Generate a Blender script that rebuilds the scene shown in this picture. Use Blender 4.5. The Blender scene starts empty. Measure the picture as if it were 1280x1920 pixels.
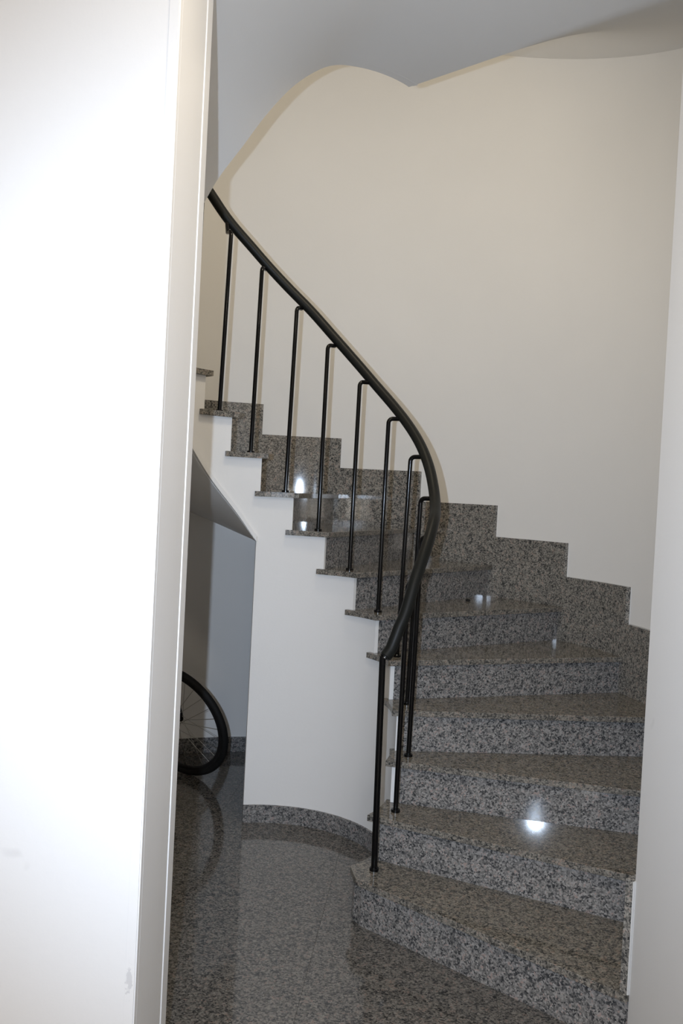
import bpy, bmesh, math, random
from mathutils import Vector, Matrix
random.seed(4)
sc = bpy.context.scene
col = sc.collection
PI = math.pi
rad = math.radians

# ------------------------------------------------------------ camera
PITCH, ROLL, EYE = 0.0223, 0.0505, 1.549
cam_d = bpy.data.cameras.new('camera'); cam = bpy.data.objects.new('camera', cam_d); col.objects.link(cam)
cam_d.sensor_fit = 'VERTICAL'; cam_d.sensor_height = 24.0; cam_d.lens = 1732.0 / 1920.0 * 24.0
cam_d.clip_start = 0.02
_r = Vector((1, 0, 0)); _u = Vector((0, math.sin(PITCH), math.cos(PITCH))); _f = Vector((0, math.cos(PITCH), -math.sin(PITCH)))
cx_ = _r * math.cos(ROLL) + _u * math.sin(ROLL)
cu_ = _u * math.cos(ROLL) - _r * math.sin(ROLL)
m = Matrix((cx_, cu_, -_f)).transposed().to_4x4(); m.translation = Vector((0, 0, EYE))
cam.matrix_world = m
sc.camera = cam

# ------------------------------------------------------------ world, lamps, exposure
w = bpy.data.worlds.new('world'); sc.world = w; w.use_nodes = True
w.node_tree.nodes['Background'].inputs[0].default_value = (1.0, 0.90, 0.78, 1)
w.node_tree.nodes['Background'].inputs[1].default_value = 0.05

def lamp(name, kind, loc, energy, color, size=0.02, target=None):
    d = bpy.data.lights.new(name, kind); d.energy = energy; d.color = color
    o = bpy.data.objects.new(name, d); col.objects.link(o); o.location = loc
    if kind == 'AREA': d.size = size
    else: d.shadow_soft_size = size
    if target is not None:
        o.rotation_euler = (Vector(target) - Vector(loc)).to_track_quat('-Z', 'Y').to_euler()
    return o
# the flash beside the lens (camera held upright, so the flash sits to its left)
fl = lamp('camera_flash', 'SPOT', (-0.115, -0.01, 1.555), 262, (0.655, 0.795, 1.0), 0.010, (0.15, 3.0, 1.46))
fl.data.spot_size = 1.56; fl.data.spot_blend = 1.0
# entrance hall: unseen sources; added fill from behind, a warm ceiling lamp, reveal fill
lamp('hall_back_fill', 'AREA', (0.10, -2.4, 1.05), 17, (1.0, 0.95, 0.86), 1.0, (0.10, 4.0, 1.3))  # added fill from behind the viewer, no glazed door is built
lamp('hall_ceiling_lamp', 'AREA', (-0.5, -0.9, 3.05), 25, (1.0, 0.74, 0.48), 0.5, (-0.5, -0.9, 0.0))
lamp('entrance_fill', 'AREA', (0.28, 1.70, 3.05), 11, (1.0, 0.88, 0.70), 0.3, (0.28, 1.68, 0.0))  # unseen, added to brighten the left reveal and right wall
# unseen warm lamp placed high in the open well, above the landing edge
lamp('stairwell_lamp', 'POINT', (0.06, 3.58, 3.30), 26.5, (1.0, 0.86, 0.64), 0.12)

sc.view_settings.view_transform = 'Standard'; sc.view_settings.look = 'None'
sc.view_settings.gamma = 1.0; sc.view_settings.use_curve_mapping = False
sc.view_settings.exposure = 0.0

# ------------------------------------------------------------ materials
def mat(name):
    mt = bpy.data.materials.new(name); mt.use_nodes = True
    nt = mt.node_tree; return mt, nt, nt.nodes['Principled BSDF']
def nd(nt, t, **k):
    n = nt.nodes.new(t)
    for a, b in k.items(): setattr(n, a, b)
    return n
def plaster(name, base, var=0.03, marks=False):
    mt, nt, b = mat(name)
    g = nd(nt, 'ShaderNodeNewGeometry')
    n1 = nd(nt, 'ShaderNodeTexNoise'); n1.inputs['Scale'].default_value = 1.7; n1.inputs['Detail'].default_value = 4
    nt.links.new(g.outputs['Position'], n1.inputs['Vector'])
    cr = nd(nt, 'ShaderNodeValToRGB')
    cr.color_ramp.elements[0].position = 0.3; cr.color_ramp.elements[1].position = 0.7
    cr.color_ramp.elements[0].color = (*[c * (1 - var) for c in base], 1); cr.color_ramp.elements[1].color = (*base, 1)
    nt.links.new(n1.outputs['Fac'], cr.inputs['Fac'])
    out = cr.outputs['Color']
    if marks:   # small grey scuffs and pinpricks in the paint
        v = nd(nt, 'ShaderNodeTexNoise'); v.inputs['Scale'].default_value = 9; v.inputs['Detail'].default_value = 2
        nt.links.new(g.outputs['Position'], v.inputs['Vector'])
        c2 = nd(nt, 'ShaderNodeValToRGB'); c2.color_ramp.elements[0].position = 0.74; c2.color_ramp.elements[1].position = 0.80
        nt.links.new(v.outputs['Fac'], c2.inputs['Fac'])
        mx = nd(nt, 'ShaderNodeMix', data_type='RGBA'); mx.inputs['B'].default_value = (*[c * 0.90 for c in base], 1)
        nt.links.new(c2.outputs['Color'], mx.inputs['Factor']); nt.links.new(out, mx.inputs['A']); out = mx.outputs['Result']
    if marks:   # one patch of grey rub marks low on the wall edge
        of = nd(nt, 'ShaderNodeVectorMath', operation='SUBTRACT'); of.inputs[1].default_value = (-0.402, 1.95, 0.482)
        nt.links.new(g.outputs['Position'], of.inputs[0])
        sv = nd(nt, 'ShaderNodeVectorMath', operation='MULTIPLY'); sv.inputs[1].default_value = (1 / 0.009, 1 / 0.03, 1 / 0.036); nt.links.new(of.outputs[0], sv.inputs[0])
        ln = nd(nt, 'ShaderNodeVectorMath', operation='LENGTH'); nt.links.new(sv.outputs[0], ln.inputs[0])
        n5 = nd(nt, 'ShaderNodeTexNoise'); n5.inputs['Scale'].default_value = 120; n5.inputs['Detail'].default_value = 3; nt.links.new(g.outputs['Position'], n5.inputs['Vector'])
        m5 = nd(nt, 'ShaderNodeMath', operation='MULTIPLY_ADD'); m5.inputs[1].default_value = 2.6; nt.links.new(n5.outputs['Fac'], m5.inputs[0])
        ng = nd(nt, 'ShaderNodeMath', operation='MULTIPLY'); ng.inputs[1].default_value = -1.0; nt.links.new(ln.outputs['Value'], ng.inputs[0]); nt.links.new(ng.outputs[0], m5.inputs[2])
        r5 = nd(nt, 'ShaderNodeMapRange'); r5.inputs['From Min'].default_value = 0.45; r5.inputs['From Max'].default_value = 0.75; nt.links.new(m5.outputs[0], r5.inputs['Value'])
        x5 = nd(nt, 'ShaderNodeMix', data_type='RGBA'); x5.inputs['B'].default_value = (base[0] * 0.80, base[1] * 0.80, base[2] * 0.81, 1)
        nt.links.new(r5.outputs[0], x5.inputs['Factor']); nt.links.new(out, x5.inputs['A']); out = x5.outputs['Result']
    nt.links.new(out, b.inputs['Base Color'])
    b.inputs['Roughness'].default_value = 0.75; b.inputs['Specular IOR Level'].default_value = 0.25
    n2 = nd(nt, 'ShaderNodeTexNoise'); n2.inputs['Scale'].default_value = 90; n2.inputs['Detail'].default_value = 3
    nt.links.new(g.outputs['Position'], n2.inputs['Vector'])
    bp = nd(nt, 'ShaderNodeBump'); bp.inputs['Strength'].default_value = 0.06; bp.inputs['Distance'].default_value = 0.004
    nt.links.new(n2.outputs['Fac'], bp.inputs['Height']); nt.links.new(bp.outputs['Normal'], b.inputs['Normal'])
    return mt
def granite(name, gain, rough, scale=130, tint=(1, 1, 1), spec=0.5):
    mt, nt, b = mat(name)
    g = nd(nt, 'ShaderNodeNewGeometry'); oi = nd(nt, 'ShaderNodeObjectInfo')
    ad = nd(nt, 'ShaderNodeVectorMath', operation='ADD'); sm = nd(nt, 'ShaderNodeVectorMath', operation='SCALE')
    cb = nd(nt, 'ShaderNodeCombineXYZ')
    for i in range(3): nt.links.new(oi.outputs['Random'], cb.inputs[i])
    nt.links.new(cb.outputs[0], sm.inputs[0]); sm.inputs['Scale'].default_value = 7.3
    nt.links.new(g.outputs['Position'], ad.inputs[0]); nt.links.new(sm.outputs[0], ad.inputs[1])
    wn = nd(nt, 'ShaderNodeTexNoise'); wn.inputs['Scale'].default_value = scale * 0.9; wn.inputs['Detail'].default_value = 2
    nt.links.new(ad.outputs[0], wn.inputs['Vector'])
    ws = nd(nt, 'ShaderNodeVectorMath', operation='SCALE'); ws.inputs['Scale'].default_value = 0.010
    nt.links.new(wn.outputs['Color'], ws.inputs[0])
    wa = nd(nt, 'ShaderNodeVectorMath', operation='ADD'); nt.links.new(ad.outputs[0], wa.inputs[0]); nt.links.new(ws.outputs[0], wa.inputs[1])
    v = nd(nt, 'ShaderNodeTexVoronoi'); v.inputs['Scale'].default_value = scale; nt.links.new(wa.outputs[0], v.inputs['Vector'])
    sp = nd(nt, 'ShaderNodeSeparateColor'); nt.links.new(v.outputs['Color'], sp.inputs[0])
    # clouding: coarse noise moves the grain mix
    n1 = nd(nt, 'ShaderNodeTexNoise'); n1.inputs['Scale'].default_value = 42; n1.inputs['Detail'].default_value = 3
    nt.links.new(ad.outputs[0], n1.inputs['Vector'])
    mth = nd(nt, 'ShaderNodeMath', operation='MULTIPLY_ADD'); mth.inputs[1].default_value = 1.1; mth.inputs[2].default_value = -0.55
    nt.links.new(n1.outputs['Fac'], mth.inputs[0])
    a2 = nd(nt, 'ShaderNodeMath', operation='ADD'); nt.links.new(sp.outputs[0], a2.inputs[0]); nt.links.new(mth.outputs[0], a2.inputs[1])
    cr = nd(nt, 'ShaderNodeValToRGB'); cr.color_ramp.interpolation = 'LINEAR'
    st = [(0.0, (0.050, 0.052, 0.056)), (0.14, (0.085, 0.086, 0.090)), (0.28, (0.16, 0.155, 0.15)), (0.50, (0.245, 0.237, 0.228)),
          (0.68, (0.32, 0.305, 0.29)), (0.86, (0.40, 0.385, 0.365)), (0.95, (0.47, 0.455, 0.43)), (1.0, (0.42, 0.33, 0.30))]
    el = cr.color_ramp.elements
    el[0].position = st[0][0]; el[1].position = st[-1][0]
    el[0].color = (*[c * gain * t for c, t in zip(st[0][1], tint)], 1); el[1].color = (*[c * gain * t for c, t in zip(st[-1][1], tint)], 1)
    for p, c in st[1:-1]:
        e = el.new(p); e.color = (*[x * gain * t for x, t in zip(c, tint)], 1)
    nt.links.new(a2.outputs[0], cr.inputs['Fac'])
    nt.links.new(cr.outputs['Color'], b.inputs['Base Color'])
    b.inputs['Roughness'].default_value = rough; b.inputs['Specular IOR Level'].default_value = spec
    rn = nd(nt, 'ShaderNodeTexNoise'); rn.inputs['Scale'].default_value = 14; nt.links.new(g.outputs['Position'], rn.inputs['Vector'])
    rr = nd(nt, 'ShaderNodeMapRange'); rr.inputs['To Min'].default_value = rough * 0.85; rr.inputs['To Max'].default_value = rough * 1.2
    nt.links.new(rn.outputs['Fac'], rr.inputs['Value']); nt.links.new(rr.outputs[0], b.inputs['Roughness'])
    return mt
def simple(name, c, rough, metal=0.0, spec=0.5, bump=0.0, bs=300):
    mt, nt, b = mat(name)
    b.inputs['Base Color'].default_value = (*c, 1); b.inputs['Roughness'].default_value = rough
    b.inputs['Metallic'].default_value = metal; b.inputs['Specular IOR Level'].default_value = spec
    g = nd(nt, 'ShaderNodeNewGeometry'); n = nd(nt, 'ShaderNodeTexNoise'); n.inputs['Scale'].default_value = bs
    nt.links.new(g.outputs['Position'], n.inputs['Vector'])
    rr = nd(nt, 'ShaderNodeMapRange'); rr.inputs['To Min'].default_value = rough * 0.85; rr.inputs['To Max'].default_value = min(1, rough * 1.15)
    nt.links.new(n.outputs['Fac'], rr.inputs['Value']); nt.links.new(rr.outputs[0], b.inputs['Roughness'])
    if bump:
        bp = nd(nt, 'ShaderNodeBump'); bp.inputs['Strength'].default_value = bump; bp.inputs['Distance'].default_value = 0.002
        nt.links.new(n.outputs['Fac'], bp.inputs['Height']); nt.links.new(bp.outputs['Normal'], b.inputs['Normal'])
    return mt
M = dict(
    wall=plaster('wall_paint', (0.87, 0.855, 0.83)),
    inner=plaster('stringer_paint', (0.86, 0.85, 0.835)),
    hall=plaster('hall_paint', (0.86, 0.85, 0.835), 0.015, True),
    reveal=simple('reveal_enamel', (0.88, 0.87, 0.86), 0.50, spec=0.6),
    ceil=plaster('ceiling_paint', (0.87, 0.86, 0.845)),
    tread=granite('polished_granite', 0.66, 0.052, 210, (1.0, 0.955, 0.85)),
    riser=granite('riser_granite', 0.84, 0.060, 190),
    skirt=granite('skirting_granite', 0.84, 0.050, 200, (1.0, 0.98, 0.92)),
    edge=granite('tread_edge_granite', 0.72, 0.32, 210, (1.0, 0.955, 0.86), 0.3),
    honed=granite('honed_granite', 0.80, 0.42, 190, (0.97, 0.98, 1.0), 0.3),
    floor=granite('floor_granite', 0.50, 0.075, 190, (1.0, 0.98, 0.94)),
    sawn=granite('sawn_granite', 1.5, 0.5, 160),
    mortar=simple('white_mortar', (0.66, 0.66, 0.65), 0.8, bump=0.3),
    grout=simple('dark_grout', (0.14, 0.135, 0.13), 0.7),
    rail=simple('black_rail_cover', (0.009, 0.0098, 0.009), 0.45, spec=0.22, bump=0.05, bs=800),
    bar=simple('black_gloss_paint', (0.003, 0.003, 0.0035), 0.15, spec=0.28),
    steel=simple('bare_steel', (0.55, 0.54, 0.52), 0.3, metal=1.0),
    tyre=simple('tyre_rubber', (0.008, 0.008, 0.008), 0.7, spec=0.3, bump=0.4, bs=500),
    rim=simple('black_rim', (0.012, 0.012, 0.013), 0.35, spec=0.5),
    frame=simple('dark_frame_paint', (0.03, 0.035, 0.05), 0.3),
    saddle=simple('saddle_vinyl', (0.02, 0.02, 0.02), 0.6),
)

# ------------------------------------------------------------ helpers
def empty(name, loc=(0, 0, 0)):
    o = bpy.data.objects.new(name, None); col.objects.link(o); o.location = loc; return o
def tag(o, label=None, cat=None, group=None, kind=None):
    if label: o['label'] = label
    if cat: o['category'] = cat
    if group: o['group'] = group
    if kind: o['kind'] = kind
    return o
def wloc(o):
    p = Vector((0, 0, 0))
    while o is not None:
        p += Vector(o.location); o = o.parent
    return p
def build(name, bm, mt, parent=None, smooth=None, kind=None, mats=None):
    """link bm (world coordinates) as one mesh object whose origin is its own base centre"""
    bmesh.ops.recalc_face_normals(bm, faces=bm.faces)
    xs = [v.co.x for v in bm.verts]; ys = [v.co.y for v in bm.verts]; zs = [v.co.z for v in bm.verts]
    c = Vector(((min(xs) + max(xs)) / 2, (min(ys) + max(ys)) / 2, min(zs)))
    for v in bm.verts: v.co -= c
    me = bpy.data.meshes.new(name); bm.to_mesh(me); bm.free()
    for x in (mats or [mt]): me.materials.append(x)
    if smooth is not None:
        me.shade_smooth(); me.set_sharp_from_angle(angle=rad(smooth))
    o = bpy.data.objects.new(name, me); col.objects.link(o)
    o.location = c - (wloc(parent) if parent else Vector((0, 0, 0)))
    if parent: o.parent = parent
    if kind: o['kind'] = kind
    return o
def prism(bm, poly, z0, z1, bevel=0.0):
    b = [bm.verts.new((x, y, z0)) for x, y in poly]; t = [bm.verts.new((x, y, z1)) for x, y in poly]
    n = len(poly); fs = [bm.faces.new(b[::-1]), bm.faces.new(t)]
    for i in range(n): fs.append(bm.faces.new((b[i], b[(i + 1) % n], t[(i + 1) % n], t[i])))
    if bevel:
        bmesh.ops.bevel(bm, geom=list({e for f in fs for e in f.edges if e.calc_face_angle(0) is not None}), offset=bevel, segments=2, profile=0.5, affect='EDGES')
    return fs
def box(bm, x0, x1, y0, y1, z0, z1, bevel=0.0):
    return prism(bm, [(x0, y0), (x1, y0), (x1, y1), (x0, y1)], z0, z1, bevel)
def tube(bm, pts, r, seg=12, closed=False, caps=True):
    pts = [Vector(p) for p in pts]; n = len(pts); rings = []
    up = None
    for i, p in enumerate(pts):
        if closed: t = pts[(i + 1) % n] - pts[i - 1]
        else: t = pts[min(i + 1, n - 1)] - pts[max(i - 1, 0)]
        t.normalize()
        if up is None:
            a = Vector((0, 0, 1)) if abs(t.z) < 0.9 else Vector((1, 0, 0))
            up = (a - t * a.dot(t)).normalized()
        else: up = (up - t * up.dot(t)).normalized()
        s = t.cross(up); rr = r[i] if isinstance(r, (list, tuple)) else r
        rings.append([bm.verts.new(p + (up * math.cos(2 * PI * k / seg) + s * math.sin(2 * PI * k / seg)) * rr) for k in range(seg)])
    for i in range(n if closed else n - 1):
        a, b = rings[i], rings[(i + 1) % n]
        for k in range(seg): bm.faces.new((a[k], a[(k + 1) % seg], b[(k + 1) % seg], b[k]))
    if caps and not closed: bm.faces.new(rings[0][::-1]); bm.faces.new(rings[-1])
def lerp_tab(tab, x):
    if x <= tab[0][0]: return tab[0][1]
    for (a, va), (b, vb) in zip(tab, tab[1:]):
        if x <= b: return va + (vb - va) * (x - a) / (b - a)
    return tab[-1][1]
def smooth_tab(tab, x):
    """Catmull-Rom through a table of (x, y)"""
    n = len(tab)
    if x <= tab[0][0]: return tab[0][1]
    if x >= tab[-1][0]: return tab[-1][1]
    for i in range(n - 1):
        if x <= tab[i + 1][0]:
            x0, y0 = tab[max(i - 1, 0)]; x1, y1 = tab[i]; x2, y2 = tab[i + 1]; x3, y3 = tab[min(i + 2, n - 1)]
            h = x2 - x1; t = (x - x1) / h
            m1 = (y2 - y0) / (x2 - x0) * h; m2 = (y3 - y1) / (x3 - x1) * h
            return (2*t**3 - 3*t*t + 1) * y1 + (t**3 - 2*t*t + t) * m1 + (-2*t**3 + 3*t*t) * y2 + (t**3 - t*t) * m2

# ------------------------------------------------------------ stair geometry (metres)
C1 = (-0.194, 3.792); RO = 1.62           # outer wall
C2 = (-0.255, 3.734); RD = 0.52; RT = 0.50  # wall round the open well, tread ends
def p1(a, r=RO): return (C1[0] + r * math.cos(rad(a)), C1[1] + r * math.sin(rad(a)))
def p2(a, r=RT): return (C2[0] + r * math.cos(rad(a)), C2[1] + r * math.sin(rad(a)))
A = [None, -52, -35, -17.5, -4, 14.5, 31.5, 48, 66, 83.5, 100.5, 117, 133]       # nosing, inner angle
B = [None, -48.85, -32.7, -17.4, 0.6, 16.9, 33.3, 49.9, 66.7, 83.8, 100.4, 117, 133.8]  # nosing, outer angle
Z = [0, .17, .34, .51, .68, .85, 1.02, 1.19, 1.36, 1.531, 1.705, 1.881, 2.054]
for k in range(7):
    A.append(133 + 20.9 * (k + 1)); B.append(133.8 + 20.9 * (k + 1)); Z.append(2.054 + 0.175 * (k + 1))
NT = 18                                    # treads below the landing (the landing is step 19)
CREASE_IN, CREASE_OUT = 360 - 32.0, 360 - 43.0
LAND = Z[19]
TT = 0.024
ALO = 3.0                                  # riser behind the nosing, inner angle
BLO = 0.9
ZIN = [(60, 0.85), (104.4, 1.30), (116.2, 1.431), (130.8, 1.57), (145.4, 1.716), (233, 2.538), (241.5, 2.632), (252, 2.735), (261.5, 2.843),
       (271.6, 2.942), (282, 3.010), (288.5, 3.034), (296.5, 3.044), (305.4, 3.050), (317.6, 3.056), (328, 3.062)]
def zin(a): return smooth_tab(ZIN, a)

# ------------------------------------------------------------ floor
fl_o = empty('floor', (0, 2.5, -0.03)); tag(fl_o, kind='structure')
bm = bmesh.new(); box(bm, -2.7, 2.0, -2.7, 6.0, -0.12, -0.0305); build('grout_bed', bm, M['grout'], fl_o)
T = 0.60; ca, sa = math.cos(rad(5.7)), math.sin(rad(5.7))
ox, oy = 0.023, 3.521        # a point on the joint that runs away from the viewer
shared = None
for i in range(-6, 4):
    for j in range(-11, 4):
        u0, v0 = i * T, j * T - 0.17
        cxx = ox + (u0 + T / 2) * ca + (v0 + T / 2) * sa; cyy = oy - (u0 + T / 2) * sa + (v0 + T / 2) * ca
        if not (-2.9 < cxx < 1.7 and -2.9 < cyy < 5.6): continue
        if shared is None:
            bm = bmesh.new(); g = 0.0003
            box(bm, -T/2 + g, T/2 - g, -T/2 + g, T/2 - g, 0, 0.03)
            top = [e for e in bm.edges if all(abs(v.co.z - 0.03) < 1e-6 for v in e.verts)]
            bmesh.ops.bevel(bm, geom=top, offset=0.0003, segments=1, affect='EDGES')
            bmesh.ops.recalc_face_normals(bm, faces=bm.faces)
            shared = bpy.data.meshes.new('floor_tile'); bm.to_mesh(shared); bm.free(); shared.materials.append(M['floor'])
        o = bpy.data.objects.new('floor_tile', shared); col.objects.link(o); o.parent = fl_o
        o.location = Vector((cxx, cyy, -0.03)) - Vector(fl_o.location); o.rotation_euler = (0, 0, rad(-5.7))

# ------------------------------------------------------------ outer wall (curved), seen from inside
bm = bmesh.new()
a0, a1, n = -48.3, 243.0, 240
ri, ro_ = [], []
for k in range(n + 1):
    a = a0 + (a1 - a0) * k / n
    ri.append([bm.verts.new((*p1(a, RO), z)) for z in (-0.02, 5.2)])
    ro_.append([bm.verts.new((*p1(a, RO + 0.2), z)) for z in (-0.02, 5.2)])
for k in range(n):
    bm.faces.new((ri[k][0], ri[k][1], ri[k + 1][1], ri[k + 1][0])); bm.faces.new((ro_[k][0], ro_[k + 1][0], ro_[k + 1][1], ro_[k][1]))
    bm.faces.new((ri[k][1], ro_[k][1], ro_[k + 1][1], ri[k + 1][1])); bm.faces.new((ri[k][0], ri[k + 1][0], ro_[k + 1][0], ro_[k][0]))
for k in (0, n): bm.faces.new((ri[k][0], ro_[k][0], ro_[k][1], ri[k][1]))
wall_out = build('wall_outer', bm, M['wall'], smooth=20, kind='structure')
# low granite baseboard under the stairs, along the outer wall
bb = empty('baseboard_back', (*p1(110, RO), 0)); tag(bb, kind='structure')
for k in range(5):
    b0 = 88 + 16 * k; b1 = b0 + 15.85
    bm = bmesh.new(); nn = 8
    po = [p1(b0 + (b1 - b0) * i / nn, RO + 0.002) for i in range(nn + 1)]
    pi_ = [p1(b0 + (b1 - b0) * i / nn, RO - 0.012) for i in range(nn + 1)]
    prism(bm, pi_ + po[::-1], 0.0, 0.085); build('skirting_panel', bm, M['honed'], bb)

# ------------------------------------------------------------ white wall round the well + its curved skirting
bm = bmesh.new()
def curved_box(bm, a0, a1, r0, r1, zb, zt, step=0.8):
    nn = max(1, int(math.ceil((a1 - a0) / step))); rings = []
    for k in range(nn + 1):
        a = a0 + (a1 - a0) * k / nn
        b0 = zb(a) if callable(zb) else zb; t0 = zt(a) if callable(zt) else zt
        rings.append([bm.verts.new((*p2(a, r0), b0)), bm.verts.new((*p2(a, r0), t0)), bm.verts.new((*p2(a, r1), t0)), bm.verts.new((*p2(a, r1), b0))])
    for k in range(nn):
        q0, q1 = rings[k], rings[k + 1]
        for s in range(4): bm.faces.new((q0[s], q0[(s + 1) % 4], q1[(s + 1) % 4], q1[s]))
    bm.faces.new(rings[0]); bm.faces.new(rings[-1][::-1])
UND = 104.4                                # the wall reaches the floor up to here, then only a band follows the stairs
for nn_ in range(1, NT + 1):
    s0 = A[nn_] + ALO; s1 = A[nn_ + 1] + ALO; top = Z[nn_] - TT + 0.002
    if nn_ == 1: s0 = -40.0
    if s0 < UND < s1:
        curved_box(bm, s0, UND, RD, RD + 0.018, -0.01, top); curved_box(bm, UND, s1, RD, RD + 0.018, zin, top)
    elif s1 <= UND: curved_box(bm, s0, s1, RD, RD + 0.018, -0.01, top)
    else: curved_box(bm, s0, s1, RD, RD + 0.018, zin, top)
curved_box(bm, A[19] + ALO, CREASE_IN, RD, RD + 0.018, zin, LAND - TT + 0.002)
# masonry core behind the face, kept below the steps
for nn_ in range(1, 11):
    s0 = A[nn_] + ALO; s1 = min(A[nn_ + 1] + ALO, UND - 7)
    if s1 > s0 and Z[nn_] - 0.22 > 0: curved_box(bm, s0, s1, RD + 0.017, RD + 0.10, -0.01, Z[nn_] - 0.21)
wall_in = build('wall_inner', bm, M['inner'], smooth=20, kind='structure')
bi = empty('baseboard_inner', (*p2(60, RD), 0)); tag(bi, kind='structure')
ang = [-39.8, -18, 12, 38, 62, 84, 104.8]
for b0, b1 in zip(ang, ang[1:]):
    bm = bmesh.new(); nn = 12; b1 -= 0.12
    po = [p2(b0 + (b1 - b0) * i / nn, RD + 0.001) for i in range(nn + 1)]
    pi_ = [p2(b0 + (b1 - b0) * i / nn, RD - 0.011) for i in range(nn + 1)]
    prism(bm, pi_ + po[::-1], 0.0, 0.08); build('skirting_panel', bm, M['honed'], bi)

# ------------------------------------------------------------ staircase
stair = empty('staircase', (*p1(-48.85, 1.0), 0))
tag(stair, 'winding staircase of speckled grey granite treads and risers curving up to the left', 'staircase')
def off_line(P, Q, d):
    """shift the line PQ by d to its left (the way the stairs climb)"""
    P, Q = Vector(P), Vector(Q); t = (Q - P).normalized(); nrm = Vector((-t.y, t.x))
    return P + nrm * d, Q + nrm * d
for k in range(1, NT + 1):
    a, b, a2, b2 = A[k], B[k], A[k + 1], B[k + 1]
    ai = a2 + ALO + 3.2; bo = b2 + BLO + 1.2
    inner = [p2(ai + (a - ai) * i / 8, RT) for i in range(9)]
    outer = [p1(b + (bo - b) * i / 6, RO + 0.004) for i in range(7)]
    if k == 1:
        inner = [p2(ai + (-45 - ai) * i / 6, RT) for i in range(7)] + [(0.111, 3.300), (0.119, 3.268)]
        outer[0] = (0.869, 2.577)
    bm = bmesh.new(); prism(bm, inner + outer, Z[k] - TT, Z[k])
    es = [e for e in bm.edges if not (abs(e.verts[0].co.z - e.verts[1].co.z) > 1e-6)]
    bmesh.ops.bevel(bm, geom=es, offset=0.0012, segments=1, affect='EDGES')
    bm.normal_update()
    for f in bm.faces: f.material_index = 0 if f.normal.z > 0.9 else 1
    build('tread', bm, None, stair, mats=[M['tread'], M['edge']])
    # riser k : front face set back behind the nosing
    P, Q = p2(a + ALO, RD + 0.018), p1(b + BLO, RO + 0.002)
    if k == 1: P = (0.140, 3.272)
    P2, Q2 = off_line(P, Q, 0.018)
    bm = bmesh.new(); prism(bm, [tuple(P), tuple(Q), tuple(Q2), tuple(P2)], (0.0 if k == 1 else Z[k - 1]), Z[k] - TT)
    build('riser', bm, M['riser'], stair)
# rounded granite end under the first tread
bm = bmesh.new()
fa = [p2(x, 0.509) for x in (-39.6, -41, -42.5, -44, -45.5)]
rc = (fa[-1][0] + 0.022, fa[-1][1] - 0.012)
rc = (0.1385, 3.325)
arc = [(rc[0] + 0.026 * math.cos(t), rc[1] + 0.026 * math.sin(t)) for t in [rad(140 + 95 * i / 10) for i in range(11)]]
prism(bm, [p2(-39.6, 0.53)] + fa[:4] + arc + [(0.140, 3.272), (0.165, 3.30)], 0.0, Z[1] - TT)
build('rounded_end', bm, M['riser'], stair, smooth=40)
# skirting on the outer wall: one curved panel above every tread, bedded on white mortar
SK = 0.325
def curved1(bm, a0, a1, r0, r1, z0, z1):
    n = max(2, int((a1 - a0) / 0.7)); rg = []
    for i in range(n + 1):
        a = a0 + (a1 - a0) * i / n
        rg.append([bm.verts.new((*p1(a, r0), z0)), bm.verts.new((*p1(a, r0), z1)), bm.verts.new((*p1(a, r1), z1)), bm.verts.new((*p1(a, r1), z0))])
    for q0, q1 in zip(rg, rg[1:]):
        for t_ in range(4): bm.faces.new((q0[t_], q0[(t_ + 1) % 4], q1[(t_ + 1) % 4], q1[t_]))
    bm.faces.new(rg[0]); bm.faces.new(rg[-1][::-1])
for k in range(1, NT + 1):
    b, b2 = B[k], B[k + 1]
    if k == 1: b = -48.75
    bm = bmesh.new()
    curved1(bm, b, b2, RO - 0.026, RO - 0.0035, Z[k], Z[k] + SK)
    if k < NT: curved1(bm, b2 - 0.01, b2 + BLO + 0.5, RO - 0.026, RO - 0.008, Z[k], Z[k + 1] - TT)   # foot that runs on to the riser
    build('skirting_panel', bm, M['skirt'], stair, smooth=20)
    bm = bmesh.new(); curved1(bm, b, b2, RO - 0.0035, RO + 0.001, Z[k] + 0.001, Z[k] + SK - 0.002)
    build('mortar_bed', bm, M['mortar'], stair, smooth=20)
# landing slab of the floor above
bm = bmesh.new()
pin = [p2(A[19] + (CREASE_IN - A[19]) * i / 16, RT) for i in range(17)]
pout = [p1(B[19] + (CREASE_OUT - B[19]) * i / 20, RO + 0.01) for i in range(21)]
prism(bm, pin[::-1] + pout, LAND - 0.03, LAND); build('landing_slab', bm, M['tread'], stair)
# plastered underside of the flights: ruled surface from the well edge to the outer wall
bm = bmesh.new(); rows = []
def soff_row(pi_, zi, po, zo, nn=10):
    return [bm.verts.new((pi_[0] + (po[0] - pi_[0]) * i / nn, pi_[1] + (po[1] - pi_[1]) * i / nn, zi + (zo - zi) * i / nn)) for i in range(nn + 1)]
N = 150
for k in range(N + 1):
    a = 62 + (CREASE_IN - 62) * k / N
    ao = lerp_tab([(62, 60), (103.5, 100.4), (136, 133.8), (285, 285), (328, 317)], a)
    d = lerp_tab([(62, -0.07), (120, -0.05), (150, 0), (400, 0)], a)
    rows.append(soff_row(p2(a, RT + 0.002 if a > 104.4 else RD + 0.03), zin(a), p1(ao, RO + 0.01), zin(a) + d))
NF = 60
for k in range(1, NF + 1):                 # second flight, rising from the landing
    a = CREASE_IN + 150 * k / NF; ao = CREASE_OUT + 150 * k / NF; zz = 3.062 + (ao - CREASE_OUT) * 0.0094
    rows.append(soff_row(p2(a, RT + 0.002), zz, p1(ao, RO + 0.01), zz))
for r0, r1 in zip(rows, rows[1:]):
    for i in range(10): bm.faces.new((r0[i], r0[i + 1], r1[i + 1], r1[i]))
geom = bmesh.ops.extrude_face_region(bm, geom=list(bm.faces))
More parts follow.
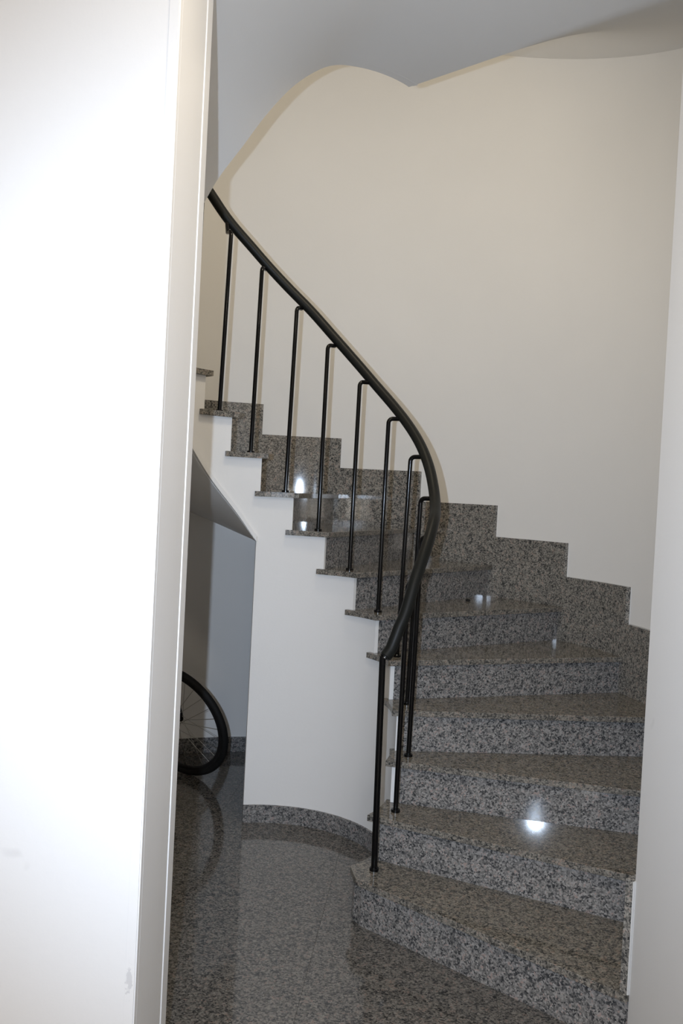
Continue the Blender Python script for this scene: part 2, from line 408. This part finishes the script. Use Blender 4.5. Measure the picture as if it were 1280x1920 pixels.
for v in geom['geom']:
    if isinstance(v, bmesh.types.BMVert): v.co.z += 0.025
build('soffit', bm, M['ceil'], stair, smooth=25)

# ------------------------------------------------------------ railing
RB = 0.573; RR = 0.622
railing = empty('railing', (*p2(-41, 0.584), Z[1]))
tag(railing, 'black metal railing with thick tube handrail and slim bent balusters on the stair inner edge', 'railing')
RZ = [(-43, 0.940), (-41.8, 0.958), (-39.3, 0.994), (-37.5, 1.056), (-35, 1.114), (-30.5, 1.235), (-22, 1.355), (-13, 1.445), (-6, 1.489), (0, 1.531),
      (6, 1.587), (13, 1.663), (23.2, 1.766), (34.1, 1.867), (42.8, 1.947), (51.4, 2.029), (57.9, 2.097), (72.7, 2.261), (84.2, 2.389),
      (94.4, 2.491), (103.6, 2.584), (111.5, 2.665), (122.4, 2.769), (131, 2.862), (150, 3.05), (200, 3.50), (250, 3.93), (285, 4.20), (320, 4.20)]
RRT = [(-43, 0.586), (-41.8, 0.590), (-39.3, 0.600), (-37.5, 0.610), (-35, 0.620), (-30.5, 0.627), (-22, 0.630), (0, 0.630), (58, 0.630), (72, 0.622), (400, 0.622)]
def rail_p(a): return Vector((*p2(a, smooth_tab(RRT, a)), smooth_tab(RZ, a)))
bm = bmesh.new()
aa = []; a = -42.0
while a < 320: aa.append(a); a += 1.2
pts = [rail_p(x) for x in aa]
tube(bm, pts, 0.0225, 24)
edge = [e for e in bm.edges if len([f for f in e.link_faces if len(f.verts) > 4]) == 1]
bmesh.ops.bevel(bm, geom=edge, offset=0.004, segments=3, affect='EDGES')
build('handrail', bm, M['rail'], railing, smooth=50)
d0 = (pts[0] - pts[1]).normalized()
bm = bmesh.new(); tube(bm, [pts[0] - d0 * 0.002, pts[0] + d0 * 0.0035, pts[0] + d0 * 0.005], [0.0065, 0.0065, 0.0035], 14)
tag(build('end_screw', bm, M['steel'], railing, smooth=40), 'bright screw head in the rail end')
FA = {1: (0.185, 3.351), 2: (0.263, 3.495), 3: (0.314, 3.653), 4: (0.311, 3.815), 5: (0.270, 3.964), 6: (0.184, 4.102), 7: (0.050, 4.219),
      8: (-0.104, 4.287), 9: (-0.265, 4.307), 10: (-0.433, 4.279), 11: (-0.577, 4.208), 12: (-0.689, 4.109)}
TOPX = {1: -0.009, 2: 0.002, 3: 0.008, 4: 0.013, 5: 0.014, 6: 0.004, 7: 0.0035, 8: 0.0023, 9: 0.0106, 10: 0.011, 11: 0.0147, 12: 0.007}
ZT = {2: 1.215, 3: 1.385, 4: 1.537, 5: 1.712, 6: 1.882, 7: 2.052, 8: 2.222, 9: 2.392, 10: 2.562, 11: 2.700}
for k in range(1, NT + 1):
    if k in FA: x, y = FA[k]
    else: x, y = p2((A[k] + A[k + 1]) / 2, RB)
    zf = Z[k]; dx = TOPX.get(k, 0.0)
    ang_ = math.degrees(math.atan2(y - C2[1], x - C2[0]))
    if k >= 12 and ang_ < 0: ang_ += 360
    pts = [Vector((x, y, zf + 0.001))]
    if k == 1:
        rp = rail_p(-41); pts.append(Vector((x + dx, y, rp.z - 0.010)))
    else:
        q = rail_p(ang_ - {4: 4.5, 5: 4.5, 9: 3.5, 10: 4.0, 11: 1.5}.get(k, 2.9))                 # the bent top runs outwards and a little downhill into the rail
        zt = ZT.get(k, q.z - 0.016); base = Vector((x + dx, y, 0)); u = Vector((q.x - base.x, q.y - base.y, 0)); L = u.length; u.normalize()
        R_ = 0.020
        pts.append(base + Vector((0, 0, zt - R_)))
        for i in range(1, 7):
            t = PI / 2 * i / 6
            pts.append(base + u * (R_ * (1 - math.cos(t))) + Vector((0, 0, zt - R_ + R_ * math.sin(t))))
        pts.append(base + u * (L - 0.016) + Vector((0, 0, zt + 0.001)))
        pts.append(base + u * (L - 0.003) + Vector((0, 0, max(zt + 0.004, q.z - 0.022))))
    bm = bmesh.new(); tube(bm, pts, 0.0096 if k > 1 else 0.0118, 14)
    bl = build('baluster', bm, M['bar'], railing, smooth=45)
    bm = bmesh.new(); tube(bm, [(x, y, zf), (x, y, zf + 0.009), (x, y, zf + 0.011)], [0.0175, 0.0175, 0.0155], 20)
    build('base_flange', bm, M['bar'], bl, smooth=40)

# ------------------------------------------------------------ entrance: left wall end with its frame, right wall end
bm = bmesh.new()
box(bm, -2.6, -0.391, 1.95, 2.35, -0.02, 5.2)
es = [e for e in bm.edges if abs(e.verts[0].co.x + 0.391) < 1e-5 and abs(e.verts[1].co.x + 0.391) < 1e-5 and abs(e.verts[0].co.z - e.verts[1].co.z) > 1]
bmesh.ops.bevel(bm, geom=es, offset=0.003, segments=3, affect='EDGES')
build('wall_left', bm, M['hall'], smooth=30, kind='structure')
tr = empty('trim_1', (-0.39, 2.15, 0)); tag(tr, kind='structure')
bm = bmesh.new(); box(bm, -0.411, -0.3912, 1.9492, 1.9515, 0.0, 5.15, 0.0003); build('corner_bead', bm, M['hall'], tr)
bm = bmesh.new(); box(bm, -0.396, -0.3885, 1.9535, 1.975, 0.0, 5.15, 0.0008); build('edge_bead', bm, M['reveal'], tr)
bm = bmesh.new(); box(bm, -0.396, -0.3885, 1.9765, 2.272, 0.0, 5.15, 0.0008); build('lining_board', bm, M['reveal'], tr)
bm = bmesh.new(); box(bm, -0.400, -0.3864, 2.280, 2.352, 0.0, 5.15, 0.0010); build('stop_strip', bm, M['reveal'], tr)

bm = bmesh.new()
box(bm, 0.8795, 1.35, -2.6, 2.583, -0.02, 5.2)
es = [e for e in bm.edges if all(abs(v.co.x - 0.8795) < 1e-5 for v in e.verts) and abs(e.verts[0].co.z - e.verts[1].co.z) > 1]
bmesh.ops.bevel(bm, geom=es, offset=0.003, segments=3, affect='EDGES')
build('wall_right', bm, M['hall'], smooth=30, kind='structure')
bm = bmesh.new(); box(bm, -2.6, 2.0, 1.9, 6.0, 5.2, 5.3); build('ceiling', bm, M['ceil'], kind='structure')
# the entrance hall the photograph is taken from
bm = bmesh.new(); box(bm, -2.75, -2.6, -2.6, 2.35, -0.02, 3.2); build('wall_hall_side', bm, M['hall'], kind='structure')
bm = bmesh.new(); box(bm, -2.75, 1.35, -2.75, -2.6, -0.02, 3.2); build('wall_back', bm, M['hall'], kind='structure')
bm = bmesh.new(); box(bm, -2.75, 0.9, -2.7, 1.96, 3.10, 3.2); build('ceiling', bm, M['ceil'], kind='structure')

# ------------------------------------------------------------ a crumb of dirt on the stairs
bm = bmesh.new(); bmesh.ops.create_icosphere(bm, subdivisions=2, radius=0.0105)
rnd = random.Random(3)
for v in bm.verts: v.co = Vector((v.co.x * 1.1, v.co.y * 0.8, max(v.co.z * 0.8, -0.003))) * (0.8 + 0.4 * rnd.random()) + Vector((0.670, 4.725, 1.024))
tag(build('pebble', bm, M['tyre'], smooth=50), 'tiny dark pebble lying on a grey granite tread near the riser', 'pebble')

# ------------------------------------------------------------ bicycle under the stairs
WR = 0.33
bike = empty('bicycle', (-0.95, 4.65, 0))
tag(bike, 'black bicycle parked under the stairs, only its spoked front wheel showing', 'bicycle')
def make_wheel(parent, C, nrm, phase=0.0):
    C = Vector(C); nrm = Vector(nrm).normalized(); a = nrm.cross(Vector((0, 0, 1))).normalized(); b = nrm.cross(a)
    P = lambda t, r, o=0.0: C + (a * math.cos(t) + b * math.sin(t)) * r + nrm * o
    bm = bmesh.new(); n = 96
    tube(bm, [P(2 * PI * i / n, WR - 0.0185) for i in range(n)], 0.0185, 16, closed=True)
    ty = build('tyre', bm, M['tyre'], parent, smooth=60)
    bm = bmesh.new()                        # box-section rim ring
    prof = [(WR - 0.034, 0.0105), (WR - 0.050, 0.0085), (WR - 0.056, 0.0035), (WR - 0.056, -0.0035), (WR - 0.050, -0.0085), (WR - 0.034, -0.0105)]
    rg = [[bm.verts.new(P(2 * PI * i / n, r, o)) for r, o in prof] for i in range(n)]
    for i in range(n):
        q0, q1 = rg[i], rg[(i + 1) % n]
        for s in range(6): bm.faces.new((q0[s], q0[(s + 1) % 6], q1[(s + 1) % 6], q1[s]))
    build('rim', bm, M['rim'], parent, smooth=30)
    bm = bmesh.new(); tube(bm, [C - nrm * 0.05, C - nrm * 0.034, C - nrm * 0.033, C - nrm * 0.029, C - nrm * 0.028, C + nrm * 0.028, C + nrm * 0.029, C + nrm * 0.033, C + nrm * 0.034, C + nrm * 0.05],
                           [0.010, 0.010, 0.024, 0.024, 0.014, 0.014, 0.024, 0.024, 0.010, 0.010], 20)
    build('hub', bm, M['rim'], parent, smooth=35)
    for s in range(28):
        side = 1 if s % 2 else -1
        t = 2 * PI * s / 28 + phase; th = t + (0.95 if (s // 2) % 2 else -0.95)
        bm = bmesh.new(); tube(bm, [P(th, 0.021, side * 0.031), P(t, WR - 0.052, side * 0.001)], 0.00115, 6)
        sp = build('spoke', bm, M['steel'], parent, smooth=60)
    return P
wC = Vector((-0.809, 4.80, 0.310)); wN = Vector((0.467, 0.809, 0.358))
make_wheel(bike, wC, wN)
# the rest of the bicycle stands to the left, behind the wall end
wn = wN.normalized(); upv = wn.cross(wn.cross(Vector((0, 0, 1)))); upv = -upv if upv.z < 0 else upv; upv.normalize()
e_ = Vector((-0.675, -0.737, 0)).normalized(); side = Vector((e_.y, -e_.x, 0))
rC = Vector((-1.45, 4.10, WR + 0.001))
make_wheel(bike, rC, side, 0.1)
def pipe(name, pts, r, mt='frame', parent=None):
    bm = bmesh.new(); tube(bm, pts, r, 12); return build(name, bm, M[mt], parent or bike, smooth=50)
crown = wC + upv * 0.37; h1 = wC + upv * 0.40; h2 = wC + upv * 0.53; stem = wC + upv * 0.62
for s_ in (-1, 1): pipe('fork_blade', [wC + wn * 0.045 * s_, wC + upv * 0.2 + wn * 0.043 * s_, crown + wn * 0.028 * s_, crown + wn * 0.005 * s_], 0.0095)
pipe('steerer', [crown, stem], 0.012); pipe('head_tube', [h1, h2], 0.018)
bb_ = rC - e_ * 0.42 + Vector((0, 0, -0.04)); st = bb_ + e_ * 0.14 + Vector((0, 0, 0.46))
pipe('top_tube', [h2 - upv * 0.03, st - Vector((0, 0, 0.04))], 0.014); pipe('down_tube', [h1 + upv * 0.02, bb_], 0.017)
pipe('seat_tube', [bb_, st], 0.015); pipe('seat_post', [st, st + Vector((0, 0, 0.13)) + e_ * 0.035], 0.012, 'steel')
for s_ in (-1, 1):
    pipe('chain_stay', [bb_ + side * 0.03 * s_, rC + side * 0.05 * s_], 0.009); pipe('seat_stay', [st + side * 0.012 * s_ - Vector((0, 0, 0.05)), rC + side * 0.05 * s_], 0.008)
hb = [stem + wn * x + upv * z_ for x, z_ in ((-0.20, 0.03), (-0.10, 0.02), (0, 0), (0.10, 0.02), (0.18, 0.03))]
pipe('handlebar', hb, 0.011, 'steel')
for a_, b_ in ((hb[0], hb[1]), (hb[4], hb[3])): pipe('grip', [a_, a_ + (b_ - a_) * 0.85], 0.016, 'saddle')
sp_ = st + Vector((0, 0, 0.145)) + e_ * 0.035
bm = bmesh.new(); rings = []
for t, hw, hh in ((-0.15, 0.012, 0.012), (-0.12, 0.02, 0.018), (-0.03, 0.028, 0.022), (0.05, 0.06, 0.028), (0.10, 0.07, 0.03), (0.125, 0.05, 0.02)):
    rings.append([bm.verts.new(sp_ + e_ * t + side * (hw * math.cos(q * PI / 5)) + Vector((0, 0, hh * math.sin(q * PI / 5)))) for q in range(10)])
for r0, r1 in zip(rings, rings[1:]):
    for i in range(10): bm.faces.new((r0[i], r0[(i + 1) % 10], r1[(i + 1) % 10], r1[i]))
bm.faces.new(rings[0][::-1]); bm.faces.new(rings[-1]); build('saddle', bm, M['saddle'], bike, smooth=60)
bm = bmesh.new(); tube(bm, [bb_ + side * 0.045, bb_ + side * 0.049], 0.085, 32); build('chainring', bm, M['steel'], bike, smooth=40)
for s_, d_ in ((1, 1), (-1, -1)):
    c0 = bb_ + side * 0.06 * s_; c1 = c0 + e_ * 0.16 * d_ + Vector((0, 0, 0.04 * d_))
    pipe('crank', [c0, c1], 0.009, 'steel')
    bm = bmesh.new(); q = c1 + side * 0.05 * s_
    box(bm, q.x - 0.04, q.x + 0.04, q.y - 0.03, q.y + 0.03, q.z - 0.01, q.z + 0.01, 0.004); build('pedal', bm, M['saddle'], bike)
